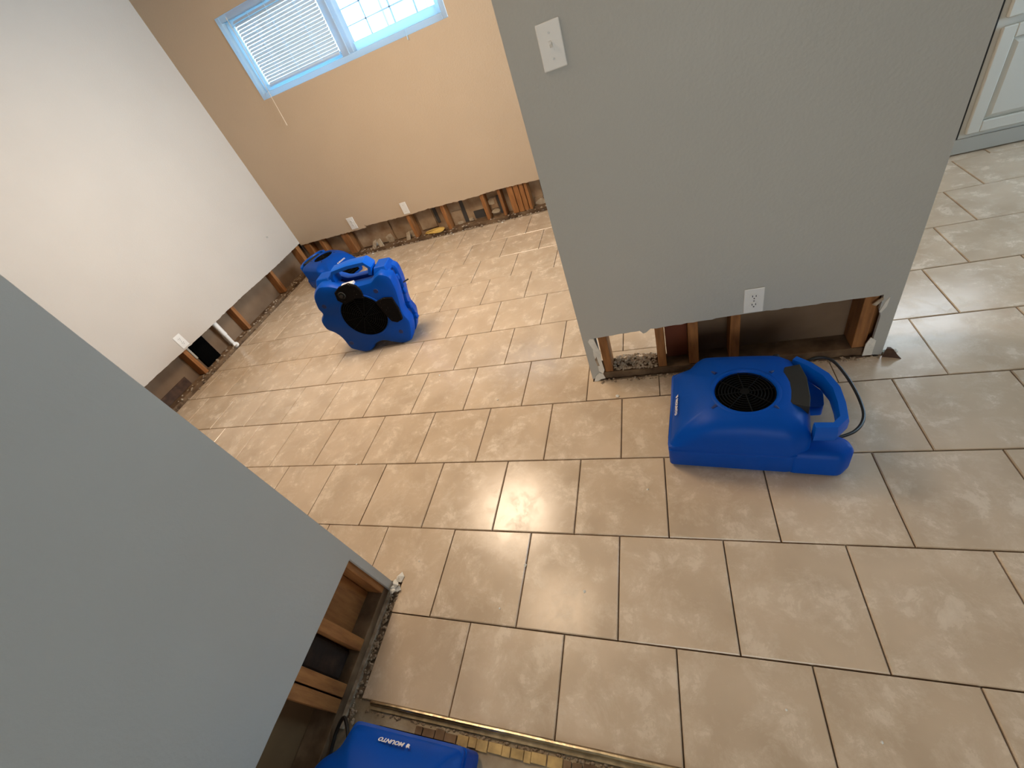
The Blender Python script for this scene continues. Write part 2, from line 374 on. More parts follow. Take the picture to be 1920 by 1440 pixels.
# window in the back wall ------------------------------------
def ringbox(b, x0, x1, z0, z1, w, t0, t1, T):
    b.box((x0, t0, z0), (x0 + w, t1, z1), T).box((x1 - w, t0, z0), (x1, t1, z1), T).box((x0 + w, t0, z0), (x1 - w, t1, z0 + w), T).box((x0 + w, t0, z1 - w), (x1 - w, t1, z1), T)
    return b
wn = struct(ringbox(MB(), WX0, WX1, WZ0, WZ1, .12, -.012, .36, T).build('window_1', 'wvinyl', None, bevel=.01), 'white sliding window high in the far wall')
ringbox(MB(), WX0 + .12, -3.98, WZ0 + .12, WZ1 - .12, .12, .10, .22, T).build('sash', 'wvinyl', wn, bevel=.012)
ringbox(MB(), -4.10, WX1 - .12, WZ0 + .12, WZ1 - .12, .16, .22, .33, T).build('sash', 'wvinyl', wn, bevel=.012)
MB().box((-4.18, .04, WZ0 + .1), (-3.98, .24, WZ1 - .1), T).build('meeting_stile', 'wvinyl', wn, bevel=.01)
MB().box((-3.985, .06, WZ0 + .12), (-3.86, .30, WZ1 - .12), T).build('sash_stile', 'wvinyl', wn, bevel=.01)
MB().box((WX0 + .24, .155, WZ0 + .24), (-4.10, .165, WZ1 - .24), T).build('pane', 'glass', wn)
MB().box((-3.94, .27, WZ0 + .28), (WX1 - .28, .28, WZ1 - .28), T).build('pane', 'glass', wn)
for x in (-3.35, -2.72, -2.15):
    MB().box((x - .012, .262, WZ0 + .28), (x + .012, .29, WZ1 - .28), T).build('muntin', 'wvinyl', wn)
for z in (5.02, 5.32, 5.6):
    MB().box((-3.94, .262, z - .01), (WX1 - .28, .29, z + .01), T).build('muntin', 'wvinyl', wn)
bl = empty('window_blind', (-5.3, YB + .03, WZ0 + .2), 'white horizontal slat blind lowered over the left half of the window', 'blind')
MB().box((-1.15, -.02, 1.32), (1.13, .06, 1.43)).build('head_rail', 'wvinyl', bl, bevel=.01)
sl = None
for i in range(21):
    z = .04 + i * .061
    if sl is None:
        sl = MB().add([(-1.12, -.028, -.027), (1.1, -.028, -.027), (1.1, 0, .004), (-1.12, 0, .004), (1.1, .028, .026), (-1.12, .028, .026),
                       (-1.12, -.028, -.030), (1.1, -.028, -.030), (1.1, 0, .001), (-1.12, 0, .001), (1.1, .028, .023), (-1.12, .028, .023)],
                      [(0, 1, 2, 3), (3, 2, 4, 5), (7, 6, 9, 8), (8, 9, 11, 10), (0, 6, 7, 1), (5, 4, 10, 11)]).build('slat', 'slat', bl)
        o = sl
    else:
        o = bpy.data.objects.new('slat', sl.data); COL.objects.link(o); o.parent = bl
    o.location = (0, 0.02 * U, z * U); o.rotation_euler = (math.radians(random.uniform(-3, 3)), 0, math.radians(random.uniform(-.2, .2)))
MB().box((-1.12, -.02, -.02), (1.1, .05, .012)).build('bottom_rail', 'wvinyl', bl)
for x in (-.62, -.1, .6):
    MB().tube([(x, -.015, 0), (x, -.015, 1.34)], .006, 5).build('ladder_cord', 'wvinyl', bl)
MB().tube([(-1.17, -.05, 1.38), (-1.185, -.06, .6), (-1.2, -.07, 0), (-1.22, -.075, -.45), (-1.24, -.08, -.84)], [.007, .007, .007, .008, .012], 6).build('pull_cord', mat('cream_cord', (.62, .5, .36), .7), bl)
MB().tube([(2.86, -.055, -.1), (2.85, -.06, -.18), (2.84, -.06, -.27)], .01, 5).build('cord_tassel', 'wvinyl', bl)

# left wall ---------------------------------------------------
T = frame((XL, 0), (0, 1), (-1, 0))
cols = jag(YF, YB, lambda s: .86 + .01 * math.sin(2 * s), amp=.006)
wl = struct(board(cols, T, 0, D, H).build('wall_left', 'pale'), 'pale wall at left with its base cut away')
MB().box((YF, .31, -.03), (YB + .3, .36, H), T).build('backing_board', 'paper', wl)
studs(wl, T, [(1.2, 1.31), (3.05, 3.16), (4.80, 4.91), (6.60, 6.71), (8.44, 8.55), (9.9, 10.06)])
MB().box((YF, .05, -.03), (YB, .305, .09), T).build('bottom_plate', 'plate', wl, bevel=.006)
MB().box((5.10, .24, .10), (5.56, .309, .95), T).build('opening_shade_panel', 'hole', wl)['label'] = 'black panel standing for a dark opening between the studs'  # flat black panel stands for the shade inside an opening
pp = MB().tube([T(5.97, .10, .05), T(5.97, .10, .42), T(5.97, .10, .43), T(5.97, .10, 1.0)], [.05, .05, .062, .062], 12)
pp.build('pipe', 'white', wl, smooth=True)['label'] = 'short white plastic pipe'
MB().tube([T(5.95, .06, .07), T(5.95, .0, .11)], .07, 12).build('pipe_coupling', 'white', wl, smooth=True)
MB().box((4.93, .06, .5), (4.98, .12, 1.0), T).build('conduit', 'toe', wl)
dd = MB()
for q in range(7): dd.box((3.6 + q * .0, .29, .1), (3.62, .3, .11), T)
MB().box((3.2, .285, .1), (4.5, .309, .33), T).build('low_dark_strip', 'scrap', wl)  # dark strip low in front of the backing board
tag(MB().add([(XL + .004, 9.10, 1.585), (XL + .004, 9.17, 1.56), (XL + .004, 9.19, 1.60), (XL + .004, 9.12, 1.635), (XL + .012, 9.145, 1.60)], [(0, 1, 4), (1, 2, 4), (2, 3, 4), (3, 0, 4)]).build('wall_anchor', 'toe'),
    'small grey wall anchor stuck in the left wall near the corner', 'anchor')

# near partition at left ---------------------------------------
NX = -.97
T = frame((NX, .30), (0, -1), (-1, 0))        # s runs from the wall's end towards the camera
cols = [(0, 0.02), (.03, .0), (.06, .03), (.085, .01), (.085, .88)] + jag(.10, 8.3, lambda s: .885, step=.2, amp=.002)
nb = board(cols, T, 0, D, H)
nb.box((0, D, .02), (.035, .335, H), T)                # end face board
nb.box((0, .335, -.03), (8.3, .372, H), T)             # far side board
wnr = struct(nb.build('wall_near', 'grey'), 'grey partition at the left with its base opened')
MB().box((.036, .325, .0), (8.3, .334, H), T).build('backing_board', mat('brown_backing_dark', (0.15, 0.085, 0.035), .9, var=.25, scale=5), wnr)
studs(wnr, T, [(.04, .15), (.62, .73), (1.02, 1.13), (1.145, 1.255), (2.6, 2.71), (4.2, 4.31)], t1=.322)
MB().box((.04, .045, -.03), (8.3, .322, .11), T).build('bottom_plate', 'plate', wnr, bevel=.006)
MB().box((.74, .16, .11), (1.01, .315, 1.3), T).build('insulation_batt', 'insul', wnr, bevel=.02)
MB().box((.155, .24, .11), (.615, .318, 1.4), T).build('blocking_board', 'stud', wnr, bevel=.006)
MB().box((.05, .0, -.03), (1.35, .042, .02), T).build('dirt_edge', 'rub', wnr)
gp = MB()
for q in range(7): chip(gp, (NX + random.uniform(.0, .09), .27 + random.uniform(-.07, .03), random.uniform(.0, .06)), .045, 1.0)
gp.build('torn_gypsum', 'gyps', wnr)['label'] = 'torn white gypsum at the corner foot'

# centre partition ---------------------------------------------
CY, CX0, CX1 = 3.40, 1.18, 4.64
T = frame((CX0, CY), (1, 0), (0, 1))
ctop = lambda s: .80 + (s - .15) * .045 if s < 2 else .883 + (s - 2) * .008
cols = [(0, .03), (.05, .05), (.10, .0), (.14, .03), (.15, .12), (.165, .3), (.15, .45), (.17, .62), (.16, .78), (.16, .80)]
cols = [(0, .03), (.05, .05), (.10, .0), (.15, .03), (.16, .03), (.16, .80)]
cols += jag(.18, .74, ctop, amp=.006) + [(.76, .83), (.80, .775), (.84, .79), (.90, .845)] + jag(.92, 3.30, ctop, amp=.006)
cols += [(3.30, .70), (3.315, .66), (3.33, .60), (3.33, .02), (3.46, .0)]
cb = board(cols, T, 0, D, H)
cb.box((0, D, .03), (.035, .335, H), T).box((3.425, D, .0), (3.46, .335, H), T)
bcols = [(0, .0), (.12, .0), (.12, .86)] + jag(.13, 1.30, lambda s: .86, amp=.01) + [(1.32, .86), (1.32, 0), (3.46, 0)]
bb = board(bcols, T, .335, .372, H); cb.add(bb.v, bb.f)
wc = struct(cb.build('wall_centre', 'grey'), 'grey free-standing partition with its base opened')
MB().box((1.345, .322, .0), (3.42, .334, 1.2), T).build('backing_board', 'paper', wc)
studs(wc, T, [(.20, .31), (.94, 1.05), (1.34, 1.46), (1.83, 1.94), (3.16, 3.29)], t1=.322)
studs(wc, T, [(3.30, 3.42)], t0=.12, t1=.322)
MB().box((1.06, .24, .11), (1.335, .318, 1.1), T).build('blocking_board', mat('dark_red_stud', (.13, .03, .01), .8, var=.2), wc)
MB().box((.04, .045, -.03), (3.42, .322, .10), T).build('bottom_plate', 'plate', wc, bevel=.006)
def patch(name, pts, T, t, m, parent, lab=None):
    k = len(pts); b = MB()
    b.loft([[T(s, t, h) for s, h in pts], [T(s, t + .012, h) for s, h in pts]])
    o = b.build(name, m, parent)
    if lab: o['label'] = lab
patch('torn_gypsum', [(.07, .76), (.10, .80), (.155, .79), (.185, .62), (.205, .55), (.19, .38), (.20, .2), (.17, .13), (.12, .2), (.13, .36), (.10, .5), (.11, .62)], T, -.012, 'gyps', wc, 'white torn gypsum strip beside the left stud')
patch('torn_gypsum', [(.02, .0), (.06, .1), (.12, .16), (.17, .13), (.19, .04), (.12, .03), (.07, -.01)], T, -.014, 'gyps', wc)
patch('torn_gypsum', [(3.33, .80), (3.36, .86), (3.355, .74), (3.32, .66), (3.30, .67)], T, -.012, 'gyps', wc)
patch('torn_paper', [(3.22, .78), (3.30, .87), (3.31, .84), (3.26, .76)], T, -.006, 'rub', wc)
patch('torn_paper', [(3.27, .02), (3.36, .02), (3.36, .25), (3.30, .3), (3.27, .2)], T, -.01, 'gyps', wc)
patch('paper_gouge', [(.105, .42), (.135, .48), (.14, .38), (.15, .3), (.12, .3)], T, -.0165, 'rub', wc)

# rubble on the plates (uncountable)
def rubble(name, n, fn, label, r=(.008, .03), m='rub'):
    b = MB()
    for _ in range(n): chip(b, fn(), random.uniform(*r), .8)
    tag(b.build(name, m), label, 'debris', kind='stuff')
rubble('plaster_rubble', 260, lambda: (random.uniform(1.5, 2.1), 3.45 + random.uniform(0, .3), .10 + random.uniform(0, .03)), 'plaster rubble heaped on the plate in the left bay of the centre partition', (.012, .04))
rubble('plaster_rubble', 160, lambda: (random.uniform(1.25, 4.7), 3.375 + random.gauss(0, .02), -.005), 'dusty plaster grit along the foot of the centre partition')
rubble('plaster_rubble', 320, lambda: (random.uniform(-8.4, 1), 10.14 + random.uniform(-.07, .1), random.choice((0, 0, .1))), 'plaster grit along the foot of the far wall', (.015, .05))
rubble('plaster_rubble', 170, lambda: (XL - random.uniform(-.05, .2), random.uniform(3.3, 9.5), random.choice((0, .09, .09))), 'plaster grit on the plate of the pale left wall', (.015, .05))
rubble('plaster_rubble', 220, lambda: (NX - random.uniform(-.09, .05), random.uniform(-1.0, .3), -.01), 'grit along the foot of the near grey partition', (.008, .025))
rubble('plaster_rubble', 160, lambda: (random.uniform(-.8, 2.2), random.uniform(-.885, -.872), -.03), 'gritty dust beside the metal tile edging', (.006, .02))

# metal edging and tack strip
te = empty('edge_trim', (-.75, -.81, -.03), 'worn gold metal edging along the front of the tiles', 'trim')
b = MB(); pts = [(i * .25, random.uniform(-.003, .003), .036 + random.uniform(-.002, .003)) for i in range(0, 52)]
b.tube(pts, .018, 8).build('metal_bead', 'brass', te, smooth=True)
MB().box((0, -.05, 0), (12.7, .0, .022)).build('metal_flange', mat('dirty_brass_flange', (.20, .15, .08), .6, metal=.4, col2=(.4, .32, .2), scale=40), te)
tk = empty('tack_strip', (-.2, -.93, -.03), 'broken pale plywood tack strip beside the gold edging', 'wood strip')
x = 0
for i in range(30):
    w = random.uniform(.06, .14)
    MB().box((x, -.035 + random.uniform(-.006, .006), 0), (x + w - random.uniform(.002, .012), .035 + random.uniform(-.006, .006), .02)).build('strip_piece', 'tack' if 4 <= i <= 12 else 'plate', tk, bevel=.003)
    x += w

# ------------------------------------------------------------------ kitchen base cabinet
KY = 8.15
kc = empty('base_cabinet', (7.18, KY, 0), 'white painted kitchen base cabinet beyond the centre partition', 'cabinet')
MB().box((0, .04, .27), (2.6, 1.9, 2.55)).build('carcass', 'cab', kc)
MB().box((-.30, .0, .03), (2.6, .10, .27)).build('toe_kick', 'toe', kc)
MB().box((-.06, .03, .16), (-.004, .12, 2.55)).build('gap_shade_strip', 'dark', kc)['label'] = 'black strip standing for the shaded gap along the left side'  # black strip painted in for the shade of the side gap
for x0, x1 in ((.06, 1.22), (1.32, 2.5)):
    b = ringbox(MB(), x0, x1, .34, 1.80, .17, -.03, .035, lambda s, t, h: (s, t, h)); d = b.build('door', 'cab', kc, bevel=.012)
    b = MB(); r0 = [(x0 + .17, .03, .51), (x1 - .17, .03, .51), (x1 - .17, .03, 1.63), (x0 + .17, .03, 1.63)]
    r1 = [(x0 + .25, -.02, .59), (x1 - .25, -.02, .59), (x1 - .25, -.02, 1.55), (x0 + .25, -.02, 1.55)]
    b.loft([r0, r1]).build('door_panel', 'cab', d)
    MB().tube([(x1 - .09, -.03, 1.45), (x1 - .09, -.09, 1.45)], [.02, .04], 10).build('knob', 'screw', d)
    dw = MB().box((x0, -.03, 1.90), (x1, .035, 2.45)).build('drawer', 'cab', kc, bevel=.02)
    MB().tube([((x0 + x1) / 2, -.03, 2.17), ((x0 + x1) / 2, -.09, 2.17)], [.02, .04], 10).build('knob', 'screw', dw)
tag(MB().box((6.9, KY - .08, 2.56), (9.85, 10.1, 2.68)).build('worktop', 'counter', bevel=.02), 'speckled worktop resting on the white kitchen base cabinet', 'worktop')
kb = MB()
for i in range(60): chip(kb, (7.0 + random.uniform(0, 1.6), KY + .01 + random.gauss(0, .015), 0), .02, .5)
MB().box((6.88, KY - .035, 0), (9.8, KY - .002, .028)).build('base_shadow_line', 'scrap', kc)['label'] = 'painted shadow line where the toe kick meets the floor'  # dark strip painted in as the shadow line under the toe kick
struct(ringbox(MB(), 7.3, 9.9, 4.3, 6.4, .12, -.05, .04, frame((0, YB), (1, 0), (0, 1))).build('window_2', 'vinyl'))

# ------------------------------------------------------------------ ceiling lamps
for (x, y, lab) in ((-2.8, 5.1, 'round frosted ceiling lamp over the far room'), (-1.0, 2.4, 'round frosted ceiling lamp over the tiled hall')):
    L_ = empty('ceiling_lamp', (x, y, H), lab, 'lamp')
    MB().tube([(0, 0, -.001), (0, 0, -.12)], .6, 24).build('lamp_base', 'screw', L_, smooth=True)
    MB().torus((0, 0, -.14), .5, .05, 28, 6).build('lamp_shade', 'frost', L_, smooth=True)

# ------------------------------------------------------------------ wall plates
def plate(name, loc, rz, label, cat, kind, w=.206, h=.333):
    e = empty(name, loc, label, cat, None, rz)    # local: x along wall, -y out of wall
    MB().box((-w / 2, -.016, -h / 2), (w / 2, -.001, h / 2)).build('cover_plate', 'white', e, bevel=.009, seg=2)
    def screw(z): MB().tube([(0, -.015, z), (0, -.0195, z)], .009, 8).build('screw', 'screw', e)
    if kind == 'outlet':
        for z in (-.057, .057):
            r = MB().loft([[(.05 * math.cos(q * .785) * 1.0, y, z + .046 * math.sin(q * .785)) for q in range(8)] for y in (-.015, -.022)]).build('receptacle', 'white', e)
            for x in (-.018, .018):
                MB().box((x - .004, -.0235, z + .0), (x + .004, -.0218, z + .024)).build('slot', 'slot', r)
            MB().tube([(0, -.0218, z - .02), (0, -.0235, z - .02)], .008, 8).build('ground_hole', 'slot', r)
        screw(0)
    elif kind == 'switch':
        MB().box((-.018, -.02, -.036), (.018, -.014, .036)).build('switch_collar', 'white', e)
        MB().add([(-.013, -.018, -.012), (.013, -.018, -.012), (.013, -.018, .022), (-.013, -.018, .022), (-.010, -.052, .018), (.010, -.052, .018), (.010, -.050, .034), (-.010, -.050, .034)],
                 [(0, 1, 5, 4), (1, 2, 6, 5), (2, 3, 7, 6), (3, 0, 4, 7), (4, 5, 6, 7), (0, 3, 2, 1)]).build('toggle', 'white', e)
        screw(.09); screw(-.09)
    else:
        screw(.09); screw(-.09)
    return e
plate('light_switch', (1.578, CY, 3.993), 0, 'white toggle light switch high on the grey centre partition', 'switch', 'switch')
plate('wall_outlet', (3.235, CY, 1.066), 0, 'white duplex outlet on the grey centre partition above the cutout', 'outlet', 'outlet')
plate('wall_outlet', (-6.38, YB, 1.03), 0, 'white duplex outlet on the far wall above the upright air mover', 'outlet', 'outlet', .24, .36)
plate('blank_plate', (-4.47, YB, 1.04), 0, 'pale blank cover plate on the far wall right of the duplex outlet', 'cover plate', 'blank')
plate('wall_outlet', (XL, 4.95, 1.06), math.radians(90), 'white outlet on the pale left wall above the black opening', 'outlet', 'outlet')

# ------------------------------------------------------------------ air movers
def inset(poly, d):
    n = len(poly); out = []
    A = sum(poly[i][0] * poly[(i + 1) % n][1] - poly[(i + 1) % n][0] * poly[i][1] for i in range(n))
    sgn = 1 if A > 0 else -1
    ds = d if isinstance(d, (list, tuple)) else [d] * n
    for i in range(n):
        p0, p1, p2 = Vector(poly[i - 1]), Vector(poly[i]), Vector(poly[(i + 1) % n])
        e1 = (p1 - p0).normalized(); e2 = (p2 - p1).normalized()
        n1 = Vector((-e1.y, e1.x)) * sgn; n2 = Vector((-e2.y, e2.x)) * sgn
        d1, d2 = ds[i - 1], ds[i]
        # intersect offset lines
        a = p1 + n1 * d1; b_ = p1 + n2 * d2; cr = e1.x * e2.y - e1.y * e2.x
        if abs(cr) < .05: q = p1 + (n1 * d1 + n2 * d2) / 2
        else:
            tt = ((b_.x - a.x) * e2.y - (b_.y - a.y) * e2.x) / cr; q = a + e1 * tt
        out.append((q.x, q.y))
    return out
def rounded(poly, r, seg=3):
    out = []; n = len(poly)
    for i in range(n):
        p0, p1, p2 = Vector(poly[i - 1]), Vector(poly[i]), Vector(poly[(i + 1) % n])
        a = (p0 - p1); b_ = (p2 - p1); rr = min(r, a.length * .45, b_.length * .45)
        A = p1 + a.normalized() * rr; B = p1 + b_.normalized() * rr
        for k in range(seg + 1):
            t = k / seg; q = A * (1 - t) ** 2 + p1 * 2 * t * (1 - t) + B * t ** 2; out.append((q.x, q.y))
    return out
def text_mesh(name, txt, size, parent, loc, rot, m='label'):
    cu = bpy.data.curves.new(name, 'FONT'); cu.body = txt; cu.size = size * U; cu.extrude = .0006; cu.align_x = 'LEFT'; cu.align_y = 'CENTER'; cu.resolution_u = 2; cu.offset = .0006
    t = bpy.data.objects.new(name, cu); COL.objects.link(t)
    bpy.context.view_layer.update()
    me = bpy.data.meshes.new_from_object(t.evaluated_get(bpy.context.evaluated_depsgraph_get()))
    bpy.data.objects.remove(t); bpy.data.curves.remove(cu)
    me.materials.clear(); me.materials.append(mm[m])
    o = bpy.data.objects.new(name, me); COL.objects.link(o); o.parent = parent; o.location = [c * U for c in loc]; o.rotation_euler = rot
    return o
def disc(b, c, r, z0, z1, n=40):
    b.loft([[(c[0] + r * math.cos(6.2832 * i / n), c[1] + r * math.sin(6.2832 * i / n), z) for i in range(n)] for z in (z0, z1)])
    return b
def round_grille(parent, c, r, z, nr=9):
    disc(MB(), c, r * 1.0, z - .06, z - .045).build('fan_well', 'hole', parent)
    b = MB(); 
    for i in range(1, nr + 1): b.torus((c[0], c[1], z - .012 + .01 * (1 - (i / nr) ** 2)), r * i / nr * .985, .0058, 40, 4)
    for k in range(8):
        a = k * math.pi / 4 + .2
        b.tube([(c[0] + r * .1 * math.cos(a), c[1] + r * .1 * math.sin(a), z), (c[0] + r * math.cos(a), c[1] + r * math.sin(a), z - .012)], .006, 4)
    b.build('grille', 'grill', parent)
    disc(MB(), c, r * .14, z - .01, z + .008, 16).build('grille_hub', 'grill', parent)
def empty_part(name, loc, rot, parent):
    b = MB().box((-.045, -.20, -.022), (.045, .13, -.013)); o = b.build(name, 'blue', parent); o.location = [c * U for c in loc]; o.rotation_euler = rot
    return o
def air_mover_lying(loc, rz, label, mirror=False, cord=None, cord_name='power_cord'):
    """snail-shaped carpet blower lying on its side: outlet to local -x, handle to +x"""
    e = empty('air_mover', loc, label, 'air mover', 'blue plastic air movers', rz)
    sy = -1 if mirror else 1
    body = [(-.76, -.44), (.40, -.44), (.56, -.36), (.60, .10), (.58, .40), (.50, .62), (.36, .72), (-.40, .72), (-.48, .68), (-.55, .58), (-.76, .56)]
    body = rounded(body, .05)
    # long straight runs get extra points so the deck can curve
    bb_ = []
    for i, p in enumerate(body):
        q = body[(i + 1) % len(body)]; L_ = math.hypot(q[0] - p[0], q[1] - p[1]); k_ = max(1, int(L_ / .09))
        bb_ += [(p[0] + (q[0] - p[0]) * t / k_, p[1] + (q[1] - p[1]) * t / k_) for t in range(k_)]
    body = bb_
    c = (0.0, .08); r = .285; zt = .735
    cl = lambda v: max(0., min(1., v))
    def fold(x, y): return .47 + .14 * cl((y - .1) / .5) - .10 * cl((-.42 - x) / .3)
    rings = []
    for z, k in ((0, .035), (.05, 0), (.30, 0), (.312, .012), (.335, .012), (.348, 0)):
        rings.append([(x, sy * y, z) for x, y in (inset(body, k) if k else body)])
    for f, g_ in ((0., 0.), (.05, .25), (.16, .55), (.40, .80), (.75, .97), (1.0, 1.0)):
        rg = []
        for x, y in body:
            d = math.hypot(x - c[0], y - c[1]); ux, uy = (x - c[0]) / d, (y - c[1]) / d; rr = d + (r + .05 - d) * f
            z0 = fold(x, y); gg = g_ - (.24 * cl((-.40 - x) / .3) * min(1, f * 20) * (1 - f) if f < 1 else 0); rg.append((c[0] + ux * rr, sy * (c[1] + uy * rr), z0 + (zt - z0) * gg))
        rings.append(rg)
    hs = MB().loft(rings, cap=False); hs.f.append(tuple(reversed(range(len(body)))))
    hs.build('housing', 'blue', e, smooth=True)
    c = (0.0, sy * .08)
    b = MB(); N_ = 48; prof = [(r + .055, zt - .004), (r + .035, zt + .006), (r + .015, zt + .006), (r + .004, zt - .008), (r, zt - .05)]
    b.loft([[(c[0] + rr * math.cos(6.2832 * i / N_), c[1] + rr * math.sin(6.2832 * i / N_), z) for i in range(N_)] for rr, z in prof], cap=False)
    b.build('grille_rim', 'blue', e, smooth=True)
    disc(MB(), c, r + .002, zt - .06, zt - .045).build('fan_well', 'hole', e)
    g = MB()
    for i in range(1, 10): g.torus((c[0], c[1], zt - .022), r * i / 9 * .985, .0055, 40, 4)
    for k in range(8):
        a = k * math.pi / 4 + .2; g.tube([(c[0] + .03 * math.cos(a), c[1] + .03 * math.sin(a), zt - .016), (c[0] + r * math.cos(a), c[1] + r * math.sin(a), zt - .018)], .006, 4)
    g.build('grille', 'grill', e)
    disc(MB(), c, .045, zt - .03, zt - .01, 16).build('grille_hub', 'grill', e)
    for (dx, dy) in ((-.27, -.21), (.25, -.21), (.25, .26), (-.27, .26)):
        b = MB(); a = math.atan2(dy, dx)
        b.tube([(c[0] + dx * 1.0, c[1] + dy * 1.0, zt - .004), (c[0] + dx * 1.16, c[1] + dy * 1.16, zt - .018)], [.020, .014], 8).build('screw_recess', mat('deep_blue', (.002, .03, .2), .6) if False else 'hole2', e)
    # control panel, curved charcoal plate
    pts = [(.42, .46), (.56, .50), (.60, .30), (.595, .02), (.575, -.10), (.44, -.06), (.40, -.02), (.44, .10), (.445, .24), (.40, .38)]
    pts = [(x - .03, sy * (y - .02)) for x, y in pts]
    b = MB().loft([[(x, y, z) for x, y in pts] for z in (.60, .722)]); b.build('control_panel', 'panel', e, bevel=.006)
    # handle loop
    hp = [(.50, .60), (.62, .50), (.74, .34), (.80, .16), (.81, -.04), (.80, -.22), (.72, -.32), (.56, -.33)]
    path = [Vector((x, sy * y, .60)) for x, y in hp]; rings = []
    for i, p in enumerate(path):
        t = (path[min(i + 1, len(path) - 1)] - path[max(i - 1, 0)]).normalized(); a = Vector((t.y, -t.x, 0)); w, h = .045, .10
        rings.append([p + a * cx * w + Vector((0, 0, cz * h)) for cx, cz in ((1, .5), (.7, 1), (-.7, 1), (-1, .5), (-1, -.5), (-.7, -1), (.7, -1), (1, -.5))])
    MB().loft(rings).build('handle', 'blue2', e, smooth=True)
    b = MB(); b.loft([[(x, sy * y, z) for x, y in rounded([(.50, .60), (.62, .48), (.74, .30), (.72, .10), (.50, .08)], .03)] for z in (.34, .36, .48)]); b.build('handle_shelf', 'blue2', e, smooth=True)
    # rounded foot lobe at the front corner, and one at the back
    for (px, py, wx, wy, h) in ((.72, -.28, .22, .15, .34), (.52, .52, .15, .13, .30)):
        pl = rounded([(px - wx - .1, py - wy), (px + wx * .5, py - wy), (px + wx, py - wy * .1), (px + wx * .95, py + wy * .5), (px + wx * .6, py + wy), (px - wx - .1, py + wy)], .05)
        b = MB().loft([[(x, sy * y, z) for x, y in inset(pl, k)] for z, k in ((0, .03), (.03, 0), (h - .08, 0), (h - .02, .03), (h, .07))]); b.build('foot', 'blue', e, smooth=True)
    # outlet nozzle opening
    MB().box((-.764, -.30, .08), (-.70, .44, .36), lambda x, y, z: (x, sy * y, z)).build('outlet_opening', 'hole', e)
    b = MB()
    for z in (.14, .22, .30): b.box((-.768, -.30, z - .006), (-.755, .44, z + .006), lambda x, y, z: (x, sy * y, z))
    b.build('outlet_guard', 'grill', e)
    # lettering on the slope by the outlet: bottoms of the letters towards the outlet
    tilt = math.radians(-50)
    bd = empty_part('badge', (-.665, sy * .06, .540), (0, tilt, 0), e)
    text_mesh('lettering', 'MOUNTO', .054, bd, (0, .055, .020), (0, 0, math.radians(-90)))
    lg = MB().loft([[(dx * .6, .085 + dy * .6, z) for dx, dy in ((-.035, 0), (-.02, .035), (-.005, .03), (.03, .055), (.02, .02), (.04, .01), (.012, -.01), (-.02, -.012))] for z in (.016, .021)])
    lg.build('logo_mark', 'label', bd)
    if cord:
        b = MB(); pts = [Vector(p) for p in cord]; sm = []
        for i in range(len(pts) - 1):
            p0, p1, p2, p3 = pts[max(i - 1, 0)], pts[i], pts[i + 1], pts[min(i + 2, len(pts) - 1)]
            for q in range(6):
                t = q / 6; sm.append(.5 * ((2 * p1) + (p2 - p0) * t + (2 * p0 - 5 * p1 + 4 * p2 - p3) * t * t + (3 * p1 - p0 - 3 * p2 + p3) * t ** 3))
        sm.append(pts[-1]); b.tube(sm, .017, 8).build('power_cord', 'dark', e, smooth=True)
        b = MB().tube([sm[0], sm[1], sm[2]], .03, 8); b.build('cord_grommet', 'dark', e)
    return e
mm['hole2'] = mat('navy_recess', (.001, .018, .12), .6)
f1 = air_mover_lying((2.97, 2.22, .0), math.radians(-6.5), 'blue air mover lying flat in front of the centre partition cutout',
    cord=[(.60, -.20, .38), (.68, -.17, .30), (.82, -.12, .25), (1.0, .0, .22), (1.11, .2, .2), (1.12, .46, .2), (1.05, .76, .25), (.94, .97, .3), (.80, 1.02, .3), (.66, .95, .25), (.50, .80, .14)])
kn = MB(); kn.tube([(.36, .73, .50), (.36, .83, .53)], [.05, .035], 10).build('knob', 'dark', f1, smooth=True)
f4 = air_mover_lying((.04, -1.735, -.03), math.radians(-90), 'blue air mover at the bottom edge of the photo beside the gold edging', mirror=True,
    cord=[(-.52, -.62, .12), (-.58, -.74, .2), (-.72, -.84, .22), (-.76, -.92, .2), (-.66, -1.0, .12), (-.5, -1.02, .06), (-.1, -.95, .04)])
f3 = air_mover_lying((-6.95, 8.95, .0), math.radians(160), 'blue air mover lying in the far left corner behind the upright one',
    cord=[(.60, -.20, .3), (.9, -.2, .15), (1.0, .05, .05), (.9, .3, .03)])

